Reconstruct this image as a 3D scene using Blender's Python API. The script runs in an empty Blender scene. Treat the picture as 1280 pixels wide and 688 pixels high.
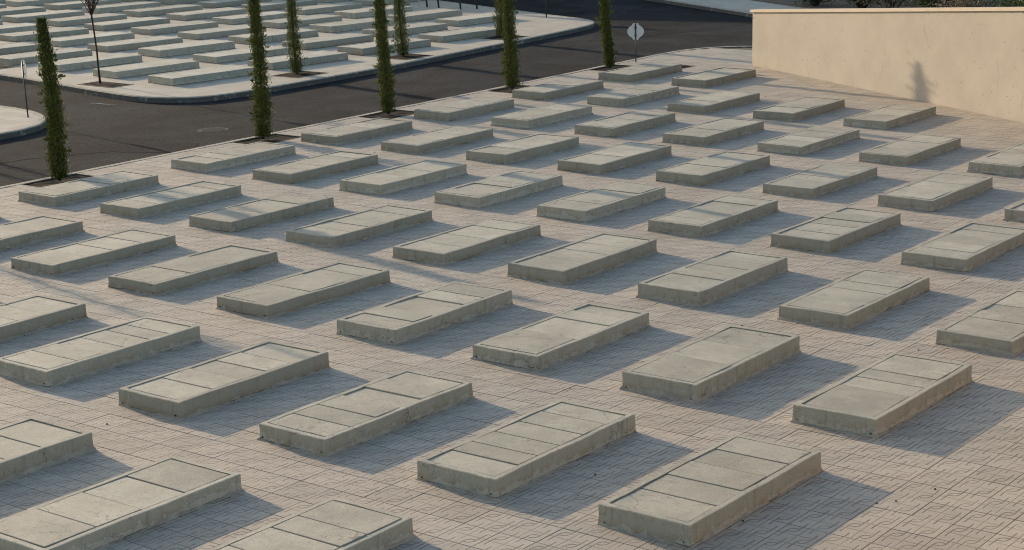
import bpy, bmesh, math, random
from mathutils import Vector, Matrix, noise

# ------------------------------------------------------------------ camera, world, sun, exposure
S = bpy.context.scene
C = S.collection
S.render.resolution_x, S.render.resolution_y = 1024, 550
cam_d = bpy.data.cameras.new('camera')
cam = bpy.data.objects.new('camera', cam_d)
C.objects.link(cam)
CR = (0.7979592787538018, 0.602343939507377, -0.021042052880981505)
CU = (-0.12472575777985889, 0.1991864987591179, 0.9719918847697877)
CF = (-0.5896647138815011, 0.7729854573346238, -0.2340705191864838)
CP = Vector((8.2530, -11.9588, 5.6488))
FPX = 2309.63                                        # focal length in pixels of a 1280 wide picture
cam.matrix_world = Matrix(((CR[0], CU[0], -CF[0], CP.x), (CR[1], CU[1], -CF[1], CP.y),
                           (CR[2], CU[2], -CF[2], CP.z), (0, 0, 0, 1)))
cam_d.sensor_width = 36
cam_d.lens = FPX / 1280 * 36
cam_d.clip_start = .1
cam_d.clip_end = 3000
S.camera = cam

SUN_AZ, SUN_EL = 281.0, 12.8                         # degrees, azimuth clockwise from +Y
W = bpy.data.worlds.new('World')
S.world = W
W.use_nodes = True
wn = W.node_tree.nodes
sky = wn.new('ShaderNodeTexSky')
sky.sky_type = 'NISHITA'
sky.sun_disc = False
sky.sun_elevation = math.radians(SUN_EL)
sky.sun_rotation = math.radians(SUN_AZ)
W.node_tree.links.new(sky.outputs[0], wn['Background'].inputs[0])
wn['Background'].inputs[1].default_value = 0.13
sd = bpy.data.lights.new('sun', 'SUN')
sun = bpy.data.objects.new('sun', sd)
C.objects.link(sun)
az, el = math.radians(SUN_AZ), math.radians(SUN_EL)
sdir = Vector((math.sin(az) * math.cos(el), math.cos(az) * math.cos(el), math.sin(el)))
sun.rotation_euler = sdir.to_track_quat('Z', 'Y').to_euler()
sun.location = sdir * 80
sd.energy = 3.4
sd.angle = math.radians(.6)
sd.color = (1.0, .79, .56)
S.view_settings.view_transform = 'Standard'
S.view_settings.look = 'None'
S.view_settings.gamma = 1
S.view_settings.exposure = 0.87
S.cycles.filter_width = 1.05

rnd = random.Random(7)

def project(p):
    d = Vector(p) - CP
    z = d.dot(Vector(CF))
    return 640 + FPX * d.dot(Vector(CR)) / z, 344 - FPX * d.dot(Vector(CU)) / z, z

# ------------------------------------------------------------------ materials
class NT:
    def __init__(s, name, rough=.9, spec=.2):
        s.m = bpy.data.materials.new(name)
        s.m.use_nodes = True
        s.t = s.m.node_tree
        s.b = s.t.nodes['Principled BSDF']
        s.b.inputs['Roughness'].default_value = rough
        s.b.inputs['Specular IOR Level'].default_value = spec
    def n(s, typ, ins=(), **kw):
        nd = s.t.nodes.new(typ)
        for k, v in kw.items():
            setattr(nd, k, v)
        for k, v in (ins.items() if isinstance(ins, dict) else enumerate(ins)):
            s.put(v, nd.inputs[k])
        return nd
    def put(s, v, inp):
        if v is None: return
        if isinstance(v, bpy.types.NodeSocket): s.t.links.new(v, inp)
        elif isinstance(v, bpy.types.Node): s.t.links.new(v.outputs[0], inp)
        else: inp.default_value = v
    def math(s, op, a, b=None, c=None, clamp=False):
        nd = s.t.nodes.new('ShaderNodeMath'); nd.operation = op; nd.use_clamp = clamp
        for i, v in enumerate((a, b, c)):
            s.put(v, nd.inputs[i])
        return nd.outputs[0]
    def noise(s, vec, scale, detail=4, rough=.6, dist=0):
        nd = s.n('ShaderNodeTexNoise', {'Scale': scale, 'Detail': detail, 'Roughness': rough, 'Distortion': dist})
        s.put(vec, nd.inputs['Vector'])
        return nd.outputs['Fac']
    def ramp(s, f, lo, hi):
        nd = s.n('ShaderNodeMapRange', {'Value': f, 'From Min': lo, 'From Max': hi})
        nd.interpolation_type = 'SMOOTHSTEP'
        return nd.outputs[0]
    def mix(s, f, a, b):
        nd = s.n('ShaderNodeMix', data_type='RGBA')
        s.put(f, nd.inputs[0])
        for v, i in ((a, 6), (b, 7)):
            if isinstance(v, (tuple, list)): v = (*v[:3], 1)
            s.put(v, nd.inputs[i])
        return nd.outputs[2]
    def mul(s, a, fac):
        nd = s.n('ShaderNodeMix', data_type='RGBA', blend_type='MULTIPLY')
        nd.inputs[0].default_value = 1
        s.put(a, nd.inputs[6])
        cb = s.n('ShaderNodeCombineColor', (fac, fac, fac))
        s.put(cb, nd.inputs[7])
        return nd.outputs[2]
    def bump(s, h, dist, strength=1):
        nd = s.n('ShaderNodeBump', {'Strength': strength, 'Distance': dist, 'Height': h})
        s.put(nd, s.b.inputs['Normal'])
    def col(s, c): s.put(c, s.b.inputs['Base Color'])
    def pos(s):
        return s.n('ShaderNodeNewGeometry').outputs['Position']
    def obj(s):
        return s.n('ShaderNodeTexCoord').outputs['Object']
    def rand(s):
        return s.n('ShaderNodeObjectInfo').outputs['Random']
    def shifted(s, v, r, k=37.0):
        """a coordinate moved by the object's own random number, so that copies differ"""
        m = s.math('MULTIPLY', r, k)
        cb = s.n('ShaderNodeCombineXYZ', (m, m, m))
        return s.n('ShaderNodeVectorMath', (v, cb), operation='ADD').outputs[0]

def plain(name, c, rough=.8, spec=.2, var=.15, scale=20):
    t = NT(name, rough, spec)
    p = t.pos()
    f = t.math('MULTIPLY_ADD', t.noise(p, scale), 2 * var, 1 - var)
    rgb = t.n('ShaderNodeRGB'); rgb.outputs[0].default_value = (*c, 1)
    t.col(t.mul(rgb.outputs[0], f))
    return t.m

def tomb_concrete(name, base, far=False):
    t = NT(name, .70, .45)
    o = t.obj(); p = t.pos(); r = t.rand()
    q = t.shifted(p, r)
    n1 = t.noise(q, 1.6, 5, .6)
    n2 = t.noise(q, 9, 6, .7)
    n3 = t.noise(q, 70, 3, .6)
    c = t.mix(t.ramp(n1, .3, .7), tuple(v * .84 for v in base), tuple(v * 1.12 for v in base))
    c = t.mix(t.math('MULTIPLY', t.ramp(n2, .50, .72), .6), c, tuple(v * k for v, k in zip(base, (.68, .70, .70))))
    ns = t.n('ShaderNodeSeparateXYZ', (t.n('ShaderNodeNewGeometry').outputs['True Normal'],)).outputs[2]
    c = t.mix(t.math('MULTIPLY', t.math('LESS_THAN', ns, .6), .8), c, tuple(v * k for v, k in zip(base, (.58, .60, .64) if far else (.74, .755, .78))))  # upright faces get a darker colour to deepen their shade
    # small dark pits
    vo = t.n('ShaderNodeTexVoronoi', {'Scale': 38.0}); t.put(q, vo.inputs['Vector'])
    pit = t.math('MULTIPLY', t.math('LESS_THAN', vo.outputs['Distance'], .085), t.ramp(n2, .45, .6))
    c = t.mix(t.math('MULTIPLY', pit, .65), c, (.06, .055, .045))
    sp = t.n('ShaderNodeSeparateXYZ', (p,))
    z = sp.outputs[2]
    nrm = t.n('ShaderNodeSeparateXYZ', (t.n('ShaderNodeNewGeometry').outputs['Normal'],)).outputs[2]
    side = t.math('LESS_THAN', nrm, .6)
    # ochre soil stain, its warmth boosted to stand in for bounced light, and pale splashed mortar rising from the foot of the sides
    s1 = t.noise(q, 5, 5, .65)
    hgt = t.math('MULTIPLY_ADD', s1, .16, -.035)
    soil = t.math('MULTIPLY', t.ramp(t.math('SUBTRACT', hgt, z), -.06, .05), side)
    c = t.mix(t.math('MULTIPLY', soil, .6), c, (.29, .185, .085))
    s2 = t.noise(t.shifted(q, r, 11), 5.5, 8, .78)
    mort = t.math('MULTIPLY', t.math('GREATER_THAN', t.math('SUBTRACT', t.math('MULTIPLY_ADD', s2, .42, t.math('MULTIPLY_ADD', r, .06, -.20)), z), 0), side)
    c = t.mix(t.math('MULTIPLY', mort, .65), c, (.43, .40, .33))
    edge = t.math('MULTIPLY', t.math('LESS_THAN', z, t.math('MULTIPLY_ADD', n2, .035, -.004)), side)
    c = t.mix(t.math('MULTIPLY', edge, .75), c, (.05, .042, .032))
    # vertical drips on the sides
    st = t.n('ShaderNodeVectorMath', (q, (14, 14, 1.2)), operation='MULTIPLY').outputs[0]
    d = t.math('MULTIPLY', t.ramp(t.noise(st, 1, 4, .6), .52, .72), side)
    c = t.mix(t.math('MULTIPLY', d, .4), c, (.15, .13, .10))
    # brushed smears on the top
    sm = t.n('ShaderNodeVectorMath', (q, (3.5, 16, 3)), operation='MULTIPLY').outputs[0]
    top = t.math('SUBTRACT', 1, side)
    m2 = t.math('MULTIPLY', t.math('MULTIPLY', t.ramp(t.noise(sm, 1, 5, .7, .6), .56, .72), t.ramp(n1, .48, .66)), top)
    c = t.mix(t.math('MULTIPLY', m2, .7), c, (.15, .145, .125))
    vc = t.n('ShaderNodeTexVoronoi', {'Scale': 1.5}, feature='DISTANCE_TO_EDGE')
    wob = t.n('ShaderNodeVectorMath', (t.n('ShaderNodeTexNoise', {'Scale': 6.0, 'Detail': 4.0, 'Vector': q}).outputs['Color'], (.35, .35, .35)), operation='MULTIPLY').outputs[0]
    t.put(t.n('ShaderNodeVectorMath', (q, wob), operation='ADD').outputs[0], vc.inputs['Vector'])
    crk = t.math('MULTIPLY', t.math('LESS_THAN', vc.outputs['Distance'], .007), t.ramp(t.noise(q, 1.1), .50, .58))
    c = t.mix(t.math('MULTIPLY', crk, .6), c, (.10, .09, .07))
    pale = t.ramp(t.noise(t.shifted(q, r, 5), 2.4, 6, .75), .56, .66)
    c = t.mix(t.math('MULTIPLY', t.math('MULTIPLY', pale, top), .45), c, (.52, .49, .39))
    fl = t.ramp(t.noise(q, 22, 5, .8), .60, .70)
    c = t.mix(t.math('MULTIPLY', fl, .5), c, (.17, .155, .12))
    c = t.mul(c, t.math('MULTIPLY_ADD', n3, .9, .55))
    c = t.mul(c, t.math('MULTIPLY_ADD', r, .24, .88))
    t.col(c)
    h = t.math('ADD', t.math('MULTIPLY', n2, .6), t.math('ADD', t.math('MULTIPLY', n3, .25), t.math('MULTIPLY', pit, -.6)))
    h = t.math('ADD', h, t.math('MULTIPLY', mort, .5))
    t.bump(h, .012, .7)
    return t.m

TILE, TX, TY = .375, .174, .1218                       # pavement tile pitch and the offsets of its joints

def paving(name, base, joints=False, relief=True):
    t = NT(name, .70, .45)
    p = t.pos()
    sp = t.n('ShaderNodeSeparateXYZ', (p,))
    x = t.math('SUBTRACT', sp.outputs[0], TX)
    y = t.math('SUBTRACT', sp.outputs[1], TY)
    n1 = t.noise(p, .35, 4, .6)
    n2 = t.noise(p, 4, 5, .65)
    n3 = t.noise(p, 42, 4, .75)
    tid = t.n('ShaderNodeCombineXYZ', (t.math('FLOOR', t.math('DIVIDE', x, TILE)), t.math('FLOOR', t.math('DIVIDE', y, TILE)), 0))
    wn_ = t.n('ShaderNodeTexWhiteNoise', {'Vector': tid}, noise_dimensions='3D').outputs['Value']
    c = t.mix(t.ramp(n1, .35, .65), base, tuple(v * k for v, k in zip(base, (.95, 1.0, 1.03))))
    c = t.mix(t.math('MULTIPLY', t.ramp(n2, .5, .75), .35), c, tuple(v * .72 for v in base))
    c = t.mul(c, t.math('MULTIPLY_ADD', wn_, .20, .90))
    c = t.mul(c, t.math('MULTIPLY_ADD', n3, .7, .65))
    h = t.math('MULTIPLY', n3, .22)
    # pale crumbs and dark specks
    vo = t.n('ShaderNodeTexVoronoi', {'Scale': 6.0}); t.put(p, vo.inputs['Vector'])
    spk = t.math('LESS_THAN', vo.outputs['Distance'], .045)
    c = t.mix(t.math('MULTIPLY', spk, .8), c, (.05, .045, .04))
    if relief:
        cell = TILE / 2
        cx = t.math('DIVIDE', x, cell); cy = t.math('DIVIDE', y, cell)
        X = t.math('FRACT', cx)
        ax = t.math('ABSOLUTE', t.math('SUBTRACT', X, .5))
        ay = t.math('ABSOLUTE', t.math('SUBTRACT', t.math('FRACT', cy), .5))
        par = t.math('FLOORED_MODULO', t.math('FLOOR', cx), 2)
        Y = t.math('FLOORED_MODULO', t.math('SUBTRACT', t.math('ADD', cy, 1.5), par), 2)
        def seg(px, py, x0, y0, x1, y1):
            dx, dy = x1 - x0, y1 - y0; L2 = dx * dx + dy * dy
            u = t.math('SUBTRACT', px, x0); v = t.math('SUBTRACT', py, y0)
            k = t.math('DIVIDE', t.math('ADD', t.math('MULTIPLY', u, dx), t.math('MULTIPLY', v, dy)), L2, clamp=True)
            u = t.math('SUBTRACT', u, t.math('MULTIPLY', k, dx)); v = t.math('SUBTRACT', v, t.math('MULTIPLY', k, dy))
            return t.math('SQRT', t.math('ADD', t.math('MULTIPLY', u, u), t.math('MULTIPLY', v, v)))
        # S-shaped strokes: a straight run that hooks over, and the same turned by half a turn
        dd = None
        for px, py in ((X, Y), (t.math('SUBTRACT', 1, X), t.math('SUBTRACT', 2, Y))):
            for sg in ((.28, .02, .28, .90), (.28, .90, .33, 1.06), (.33, 1.06, .44, 1.19), (.44, 1.19, .64, 1.22)):
                d1 = seg(px, py, *sg)
                dd = d1 if dd is None else t.math('MINIMUM', dd, d1)
        g = t.ramp(dd, .052, .026)
        half = t.math('MINIMUM', t.math('SUBTRACT', .5, ax), t.math('SUBTRACT', .5, ay))
        g = t.math('MAXIMUM', g, t.math('MULTIPLY', t.ramp(half, .032, .012), .85))
        fill = t.ramp(t.noise(p, 3, 4, .6), .62, .42)                     # some grooves are filled with dust
        g = t.math('MULTIPLY', g, t.math('MULTIPLY_ADD', fill, .45, .55))
        c = t.mix(t.math('MULTIPLY', g, .58), c, (.11, .088, .072))
        h = t.math('SUBTRACT', h, g)
    if joints:
        j = None
        for a in (x, y):
            f = t.math('ABSOLUTE', t.math('SUBTRACT', t.math('FRACT', t.math('DIVIDE', a, TILE)), .5))
            f = t.ramp(f, .47, .49)
            j = f if j is None else t.math('MAXIMUM', j, f)
        c = t.mix(t.math('MULTIPLY', j, .35), c, tuple(v * .55 for v in base))
    t.col(c)
    t.bump(h, .010, .95)
    return t.m

def asphalt(name, base, wear=.5, streaks=True):
    t = NT(name, .97, .10)
    p = t.pos()
    n1 = t.noise(p, .5, 5, .6, .5)
    st = t.n('ShaderNodeVectorMath', (p, (2.2, .22, 1)), operation='MULTIPLY').outputs[0]
    n2 = t.noise(st, 1, 5, .65, .3)
    n3 = t.ramp(t.noise(p, 22, 5, .85), .25, .75)
    c = t.mix(t.ramp(n1, .3, .7), tuple(v * .6 for v in base), tuple(v * 1.4 for v in base))
    if streaks:
        c = t.mix(t.math('MULTIPLY', t.ramp(n2, .48, .72), wear), c, (.055, .055, .054))
    vc = t.n('ShaderNodeTexVoronoi', {'Scale': .33}, feature='DISTANCE_TO_EDGE')
    wob = t.n('ShaderNodeVectorMath', (t.n('ShaderNodeTexNoise', {'Scale': 1.2, 'Detail': 5.0, 'Vector': p}).outputs['Color'], (1.6, 1.6, 1.6)), operation='MULTIPLY').outputs[0]
    t.put(t.n('ShaderNodeVectorMath', (p, wob), operation='ADD').outputs[0], vc.inputs['Vector'])
    crk = t.math('MULTIPLY', t.math('LESS_THAN', vc.outputs['Distance'], .006), t.ramp(t.noise(p, .4), .45, .55))
    c = t.mix(t.math('MULTIPLY', crk, .8), c, (.008, .008, .008))
    if streaks and wear > .3:
        st2 = t.n('ShaderNodeVectorMath', (p, (1.1, .35, 1)), operation='MULTIPLY').outputs[0]
        c = t.mix(t.math('MULTIPLY', t.ramp(t.noise(st2, 1.0, 7, .75, .8), .62, .76), .5), c, (.095, .092, .086))
    c = t.mul(c, t.math('MULTIPLY_ADD', n3, 2.0, .0))
    t.col(c)
    t.bump(n3, .014, .9)
    return t.m

M = {}
CONC = (.41, .37, .28)
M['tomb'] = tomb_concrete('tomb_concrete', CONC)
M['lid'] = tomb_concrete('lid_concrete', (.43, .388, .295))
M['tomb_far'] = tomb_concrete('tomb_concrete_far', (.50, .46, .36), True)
M['tile'] = paving('grooved_tile', (.46, .385, .298))
M['bed'] = plain('mortar_bed', (.15, .125, .10), .95)
M['pave_far'] = paving('pavement_far', (.47, .405, .31), joints=True, relief=False)
def kerbmat():
    t = NT('kerb_concrete', .9, .2)
    p = t.pos()
    n = t.noise(p, 6, 6, .7)
    nz = t.n('ShaderNodeSeparateXYZ', (t.n('ShaderNodeNewGeometry').outputs['True Normal'],)).outputs[2]
    c = t.mix(t.ramp(n, .35, .65), (.34, .31, .25), (.46, .42, .34))
    side = t.math('MULTIPLY', t.math('LESS_THAN', nz, .5), t.ramp(n, .74, .55))
    c = t.mix(t.math('MULTIPLY', side, .9), c, (.075, .072, .068))          # darker colour on the upright face
    t.col(t.mul(c, t.math('MULTIPLY_ADD', t.noise(p, 50, 3), .7, .65)))
    t.bump(n, .01, .7)
    return t.m
M['kerb'] = kerbmat()
M['asphalt'] = asphalt('asphalt', (.027, .0285, .031), .3)
M['asphalt_dark'] = asphalt('asphalt_dark', (.020, .021, .024), .1)
M['dirt'] = plain('dry_soil', (.17, .13, .095), .95, .1, .35, 3)
M['soil'] = plain('pit_soil', (.016, .012, .009), .95, .1, .5, 30)
M['steel'] = plain('dark_steel', (.03, .03, .032), .5, .5, .2, 9)
M['sign_back'] = plain('sign_back', (.62, .63, .62), .5, .4, .12, 5)
M['bark'] = plain('bark', (.055, .038, .03), .9, .1, .4, 30)
M['iron'] = plain('iron', (.026, .026, .027), .9, .1, .3, 15)
M['ring'] = plain('worn_ring', (.050, .049, .048), .9, .2, .4, 12)
M['mortar'] = plain('foot_mortar', (.33, .29, .23), .95, .1, .6, 9)
M['hole'] = plain('hole_dark', (.012, .011, .010), .95, .05)
M['paint'] = plain('white_road_paint', (.28, .27, .25), .8, .2, .3, 25)
M['grit'] = plain('dark_grit', (.035, .03, .027), .9, .1)
M['house'] = plain('house_render', (.5, .45, .38), .9, .1, .1, 2)
M['roof'] = plain('roof_tiles', (.25, .12, .08), .9, .1, .3, 6)
M['glass'] = plain('window_glass', (.03, .035, .04), .1, .5)

def leafmat(name, a, b, trans=.25):
    t = NT(name, .65, .25)
    g = t.n('ShaderNodeNewGeometry')
    r = g.outputs['Random Per Island']
    c = t.mix(r, a, b)
    c = t.mul(c, t.math('MULTIPLY_ADD', t.noise(g.outputs['Position'], 5, 3), 1.0, .5))
    t.col(c)
    tr = t.n('ShaderNodeBsdfTranslucent'); t.put(c, tr.inputs[0])
    mx = t.n('ShaderNodeMixShader'); mx.inputs[0].default_value = trans
    t.t.links.new(t.b.outputs[0], mx.inputs[1]); t.t.links.new(tr.outputs[0], mx.inputs[2])
    t.t.links.new(mx.outputs[0], t.t.nodes['Material Output'].inputs[0])
    return t.m
M['cypress'] = leafmat('cypress_foliage', (.016, .030, .006), (.135, .15, .032), .2)
M['shrub'] = leafmat('shrub_foliage', (.035, .06, .02), (.09, .12, .035))
M['dry'] = leafmat('dry_brush', (.16, .13, .085), (.28, .23, .16), .15)
M['plum'] = leafmat('plum_leaves', (.06, .035, .03), (.20, .145, .135))

def wallmat():
    t = NT('wall_render', .9, .15)
    p = t.pos()
    n1 = t.noise(p, 1.1, 5, .6)
    n2 = t.noise(p, 14, 5, .7)
    n3 = t.noise(p, 90, 3, .6)
    b = (.42, .372, .31)
    c = t.mix(t.ramp(n1, .3, .7), tuple(v * .94 for v in b), tuple(v * 1.06 for v in b))
    c = t.mix(t.math('MULTIPLY', t.ramp(n2, .55, .75), .16), c, (.30, .23, .15))
    vo = t.n('ShaderNodeTexVoronoi', {'Scale': 7.0}); t.put(p, vo.inputs['Vector'])
    pit = t.math('MULTIPLY', t.math('LESS_THAN', vo.outputs['Distance'], .10), t.ramp(t.noise(p, 1.3), .40, .5))
    c = t.mix(t.math('MULTIPLY', pit, .6), c, (.12, .085, .055))
    # a few hairline cracks running down
    cr = t.n('ShaderNodeVectorMath', (p, (1, 1, .18)), operation='MULTIPLY').outputs[0]
    v2 = t.n('ShaderNodeTexVoronoi', {'Scale': .55}, feature='DISTANCE_TO_EDGE')
    t.put(t.n('ShaderNodeVectorMath', (cr, t.n('ShaderNodeVectorMath', (t.n('ShaderNodeTexNoise', {'Scale': 2.5, 'Vector': p}).outputs['Color'], (.25, .25, .25)), operation='MULTIPLY').outputs[0]), operation='ADD').outputs[0], v2.inputs['Vector'])
    crack = t.math('MULTIPLY', t.math('LESS_THAN', v2.outputs['Distance'], .0028), t.ramp(t.noise(p, .9), .50, .58))
    c = t.mix(t.math('MULTIPLY', crack, .32), c, (.17, .125, .085))
    c = t.mul(c, t.math('MULTIPLY_ADD', n3, .24, .88))
    t.col(c)
    h = t.math('ADD', t.math('MULTIPLY', n2, .5), t.math('SUBTRACT', t.math('MULTIPLY', n3, .35), t.math('MULTIPLY', pit, .8)))
    t.bump(h, .006, .8)
    return t.m
M['wall'] = wallmat()
M['coping'] = plain('coping_stone', (.56, .46, .35), .85, .2, .14, 6)

# ------------------------------------------------------------------ helpers
def finish(bm, name, mat, parent=None, smooth=False, kind=None):
    bmesh.ops.recalc_face_normals(bm, faces=bm.faces)
    me = bpy.data.meshes.new(name)
    bm.to_mesh(me); bm.free()
    me.materials.append(mat)
    if smooth:
        for p in me.polygons: p.use_smooth = True
    return link(me, name, parent, kind)

def from_py(name, vs, fs, mat, parent=None, kind=None):
    me = bpy.data.meshes.new(name)
    me.from_pydata(vs, [], fs); me.update()
    me.materials.append(mat)
    return link(me, name, parent, kind)

def link(me, name, parent=None, kind=None):
    o = bpy.data.objects.new(name, me)
    C.objects.link(o)
    if parent: o.parent = parent
    if kind: o['kind'] = kind
    return o

def empty(name, loc, label, cat, group=None, rz=0):
    o = bpy.data.objects.new(name, None)
    C.objects.link(o)
    o.location = loc; o.rotation_euler.z = rz
    o.empty_display_size = .2
    tag(o, label, cat, group)
    return o

def tag(o, label, cat, group=None):
    o['label'] = label; o['category'] = cat
    if group: o['group'] = group
    return o

def box(bm, x0, x1, y0, y1, z0, z1, bev=0):
    r = bmesh.ops.create_cube(bm, size=1)
    for v in r['verts']:
        v.co = Vector(((x0 + x1) / 2 + v.co.x * (x1 - x0), (y0 + y1) / 2 + v.co.y * (y1 - y0), (z0 + z1) / 2 + v.co.z * (z1 - z0)))
    if bev:
        es = list({e for v in r['verts'] for e in v.link_edges})
        bmesh.ops.bevel(bm, geom=es, offset=bev, segments=1, affect='EDGES')

def tube(bm, pts, radii, n=8):
    rings = []
    for i, p in enumerate(pts):
        p = Vector(p)
        a = Vector(pts[min(i + 1, len(pts) - 1)]) - Vector(pts[max(i - 1, 0)])
        a.normalize()
        u = a.orthogonal().normalized(); v = a.cross(u)
        rings.append([bm.verts.new(p + (u * math.cos(k * 2 * math.pi / n) + v * math.sin(k * 2 * math.pi / n)) * radii[i]) for k in range(n)])
    for a, b in zip(rings, rings[1:]):
        for k in range(n):
            bm.faces.new((a[k], a[(k + 1) % n], b[(k + 1) % n], b[k]))
    bm.faces.new(rings[0][::-1]); bm.faces.new(rings[-1])

def slab_from_outline(name, pts, z0, z1, mat, kind='structure'):
    bm = bmesh.new()
    vs = [bm.verts.new((x, y, z1)) for x, y in pts]
    f = bm.faces.new(vs)
    r = bmesh.ops.extrude_face_region(bm, geom=[f])
    for v in r['geom']:
        if isinstance(v, bmesh.types.BMVert): v.co.z = z0
    bmesh.ops.triangulate(bm, faces=[g for g in bm.faces if len(g.verts) > 4])
    return finish(bm, name, mat, None, False, kind)

def offset_line(pts, d):
    out = []
    for i, p in enumerate(pts):
        a = Vector(pts[max(i - 1, 0)]); b = Vector(pts[min(i + 1, len(pts) - 1)])
        t = (b - a).normalized()
        out.append((p[0] - t.y * d, p[1] + t.x * d))
    return out

def smooth_line(pts, step=.25):
    """Catmull-Rom through the points"""
    P = [Vector((*p, 0)) for p in pts]
    P = [P[0] * 2 - P[1]] + P + [P[-1] * 2 - P[-2]]
    out = []
    for i in range(1, len(P) - 2):
        n = max(1, min(14, int((P[i + 1] - P[i]).length / step)))
        for k in range(n):
            t = k / n
            q = .5 * ((2 * P[i]) + (P[i + 1] - P[i - 1]) * t + (2 * P[i - 1] - 5 * P[i] + 4 * P[i + 1] - P[i + 2]) * t * t
                      + (3 * P[i] - 3 * P[i + 1] + P[i + 2] - P[i - 1]) * t ** 3)
            out.append((q.x, q.y))
    out.append((P[-2].x, P[-2].y))
    return out

def kerb_along(name, line, inward, z0, z1, width=.13):
    """a kerb of single stones laid along the line; inward = +1 when the pavement lies left of it"""
    # resample
    L = [0]
    for a, b in zip(line, line[1:]): L.append(L[-1] + math.dist(a, b))
    def at(s):
        s = max(0, min(L[-1], s))
        for i in range(len(L) - 1):
            if s <= L[i + 1]:
                k = (s - L[i]) / max(1e-9, L[i + 1] - L[i])
                return Vector((line[i][0] + (line[i + 1][0] - line[i][0]) * k, line[i][1] + (line[i + 1][1] - line[i][1]) * k, 0))
    root = None
    stone = .8
    n = int(L[-1] / stone)
    stuff = bmesh.new(); near = []
    for i in range(n):
        s0, s1 = i * stone + .004, (i + 1) * stone - .004
        ps = [at(s0 + (s1 - s0) * k / 3) for k in range(4)]
        bm = bmesh.new()
        rows = []
        for k, p in enumerate(ps):
            t = (ps[min(k + 1, 3)] - ps[max(k - 1, 0)]).normalized()
            nn = Vector((-t.y, t.x, 0)) * inward
            dz = rnd.uniform(-.002, .002)
            rows.append([bm.verts.new(p - nn * .004 + Vector((0, 0, z0))), bm.verts.new(p - nn * .004 + Vector((0, 0, z1 - .02))),
                         bm.verts.new(p + nn * .018 + Vector((0, 0, z1 + dz + .003))), bm.verts.new(p + nn * width + Vector((0, 0, z1 + dz + .003))),
                         bm.verts.new(p + nn * width + Vector((0, 0, z0)))])
        for a, b in zip(rows, rows[1:]):
            for k in range(5):
                bm.faces.new((a[k], b[k], b[(k + 1) % 5], a[(k + 1) % 5]))
        bm.faces.new(rows[0]); bm.faces.new(rows[-1][::-1])
        m = ps[1]
        X, Y, Z = project(m)
        if Z > 0 and -60 < X < 1340 and -40 < Y < 740: near.append((bm, m))
        else:
            bm.verts.index_update()
            mp = {v: stuff.verts.new(v.co) for v in bm.verts}
            for f in bm.faces: stuff.faces.new([mp[v] for v in f.verts])
            bm.free()
    root = finish(stuff, name, M['kerb'], None, False, 'structure')
    for bm, m in near:
        finish(bm, 'kerb_stone', M['kerb'], root)
    return root

# ------------------------------------------------------------------ the setting
ROADZ = -.13
g = slab_from_outline('ground', [(-900, -300), (600, -300), (600, 900), (-900, 900)], -.6, -.16, M['dirt'])
road = slab_from_outline('road', [(-75, -30), (45, -30), (45, 60), (-75, 60)], -.158, ROADZ, M['asphalt'])

# near pavement (the paved burial field)
near_edge = smooth_line([(-17.1, -25), (-17.1, -10), (-17.1, 0), (-17.12, 8), (-17.14, 15), (-17.2, 22), (-17.3, 26), (-17.35, 28), (-17.25, 29.1),
                         (-16.8, 30.0), (-16.1, 30.6), (-15.0, 30.8), (-13.8, 30.3), (-8, 26.9), (0, 22.2), (20, 10.5)])
near_poly = near_edge + [(20, -25)]
slab_from_outline('pavement_bed', (offset_line(near_edge, -.07) + [(20, -25)])[::-1], -.156, -.028, M['bed'])
kerb_along('kerb_near_field', near_edge, -1, -.150, .002, .14)

far_edge = smooth_line([(-75, 21.6), (-50, 19.0), (-36, 17.55), (-29.7, 16.93), (-27.2, 16.5), (-25.0, 16.1), (-23.6, 15.93), (-22.75, 16.12), (-22.2, 16.6), (-21.95, 17.5),
                        (-21.92, 19.1), (-22.0, 22.6), (-22.4, 27.1), (-22.68, 30.3), (-23.0, 32.8), (-23.35, 33.8), (-24.1, 34.5), (-26, 35.2), (-28.1, 36.0),
                        (-31.9, 37.4), (-45, 42.3), (-75, 53)])
slab_from_outline('pavement_far_block', offset_line(far_edge, .07), -.156, 0, M['pave_far'])
kerb_along('kerb_far_block', far_edge, 1, -.150, .0, .14)

isl_edge = smooth_line([(-75, 18.6), (-50, 15.95), (-36, 14.5), (-27, 13.6), (-25.2, 13.42), (-24.4, 13.36), (-23.4, 13.1), (-22.6, 12.6), (-22.1, 12.0), (-21.93, 11.4),
                        (-21.88, 10.8), (-21.8, 5), (-21.8, -25)])
slab_from_outline('pavement_corner', (offset_line(isl_edge, -.07) + [(-75, -25)])[::-1], -.156, 0, M['pave_far'])
kerb_along('kerb_corner', isl_edge, -1, -.150, .0, .14)

top_edge = [(-75, 69.5), (-50, 55.2), (-40, 49.45), (-26.5, 41.6), (-20.8, 38.35), (-10, 32.1), (5, 23.4), (30, 8.9)]
te = smooth_line(top_edge)
ob = offset_line(te, 2.2)
slab_from_outline('pavement_across', offset_line(te, .08) + ob[::-1], -.156, 0, M['pave_far'])
kerb_along('kerb_across', te, 1, -.150, .0, .16)
ob2 = offset_line(te, 60)
slab_from_outline('planting_ground', [(p[0], p[1]) for p in offset_line(te, 2.204)] + ob2[::-1], -.155, .03, M['dirt'])

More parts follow.
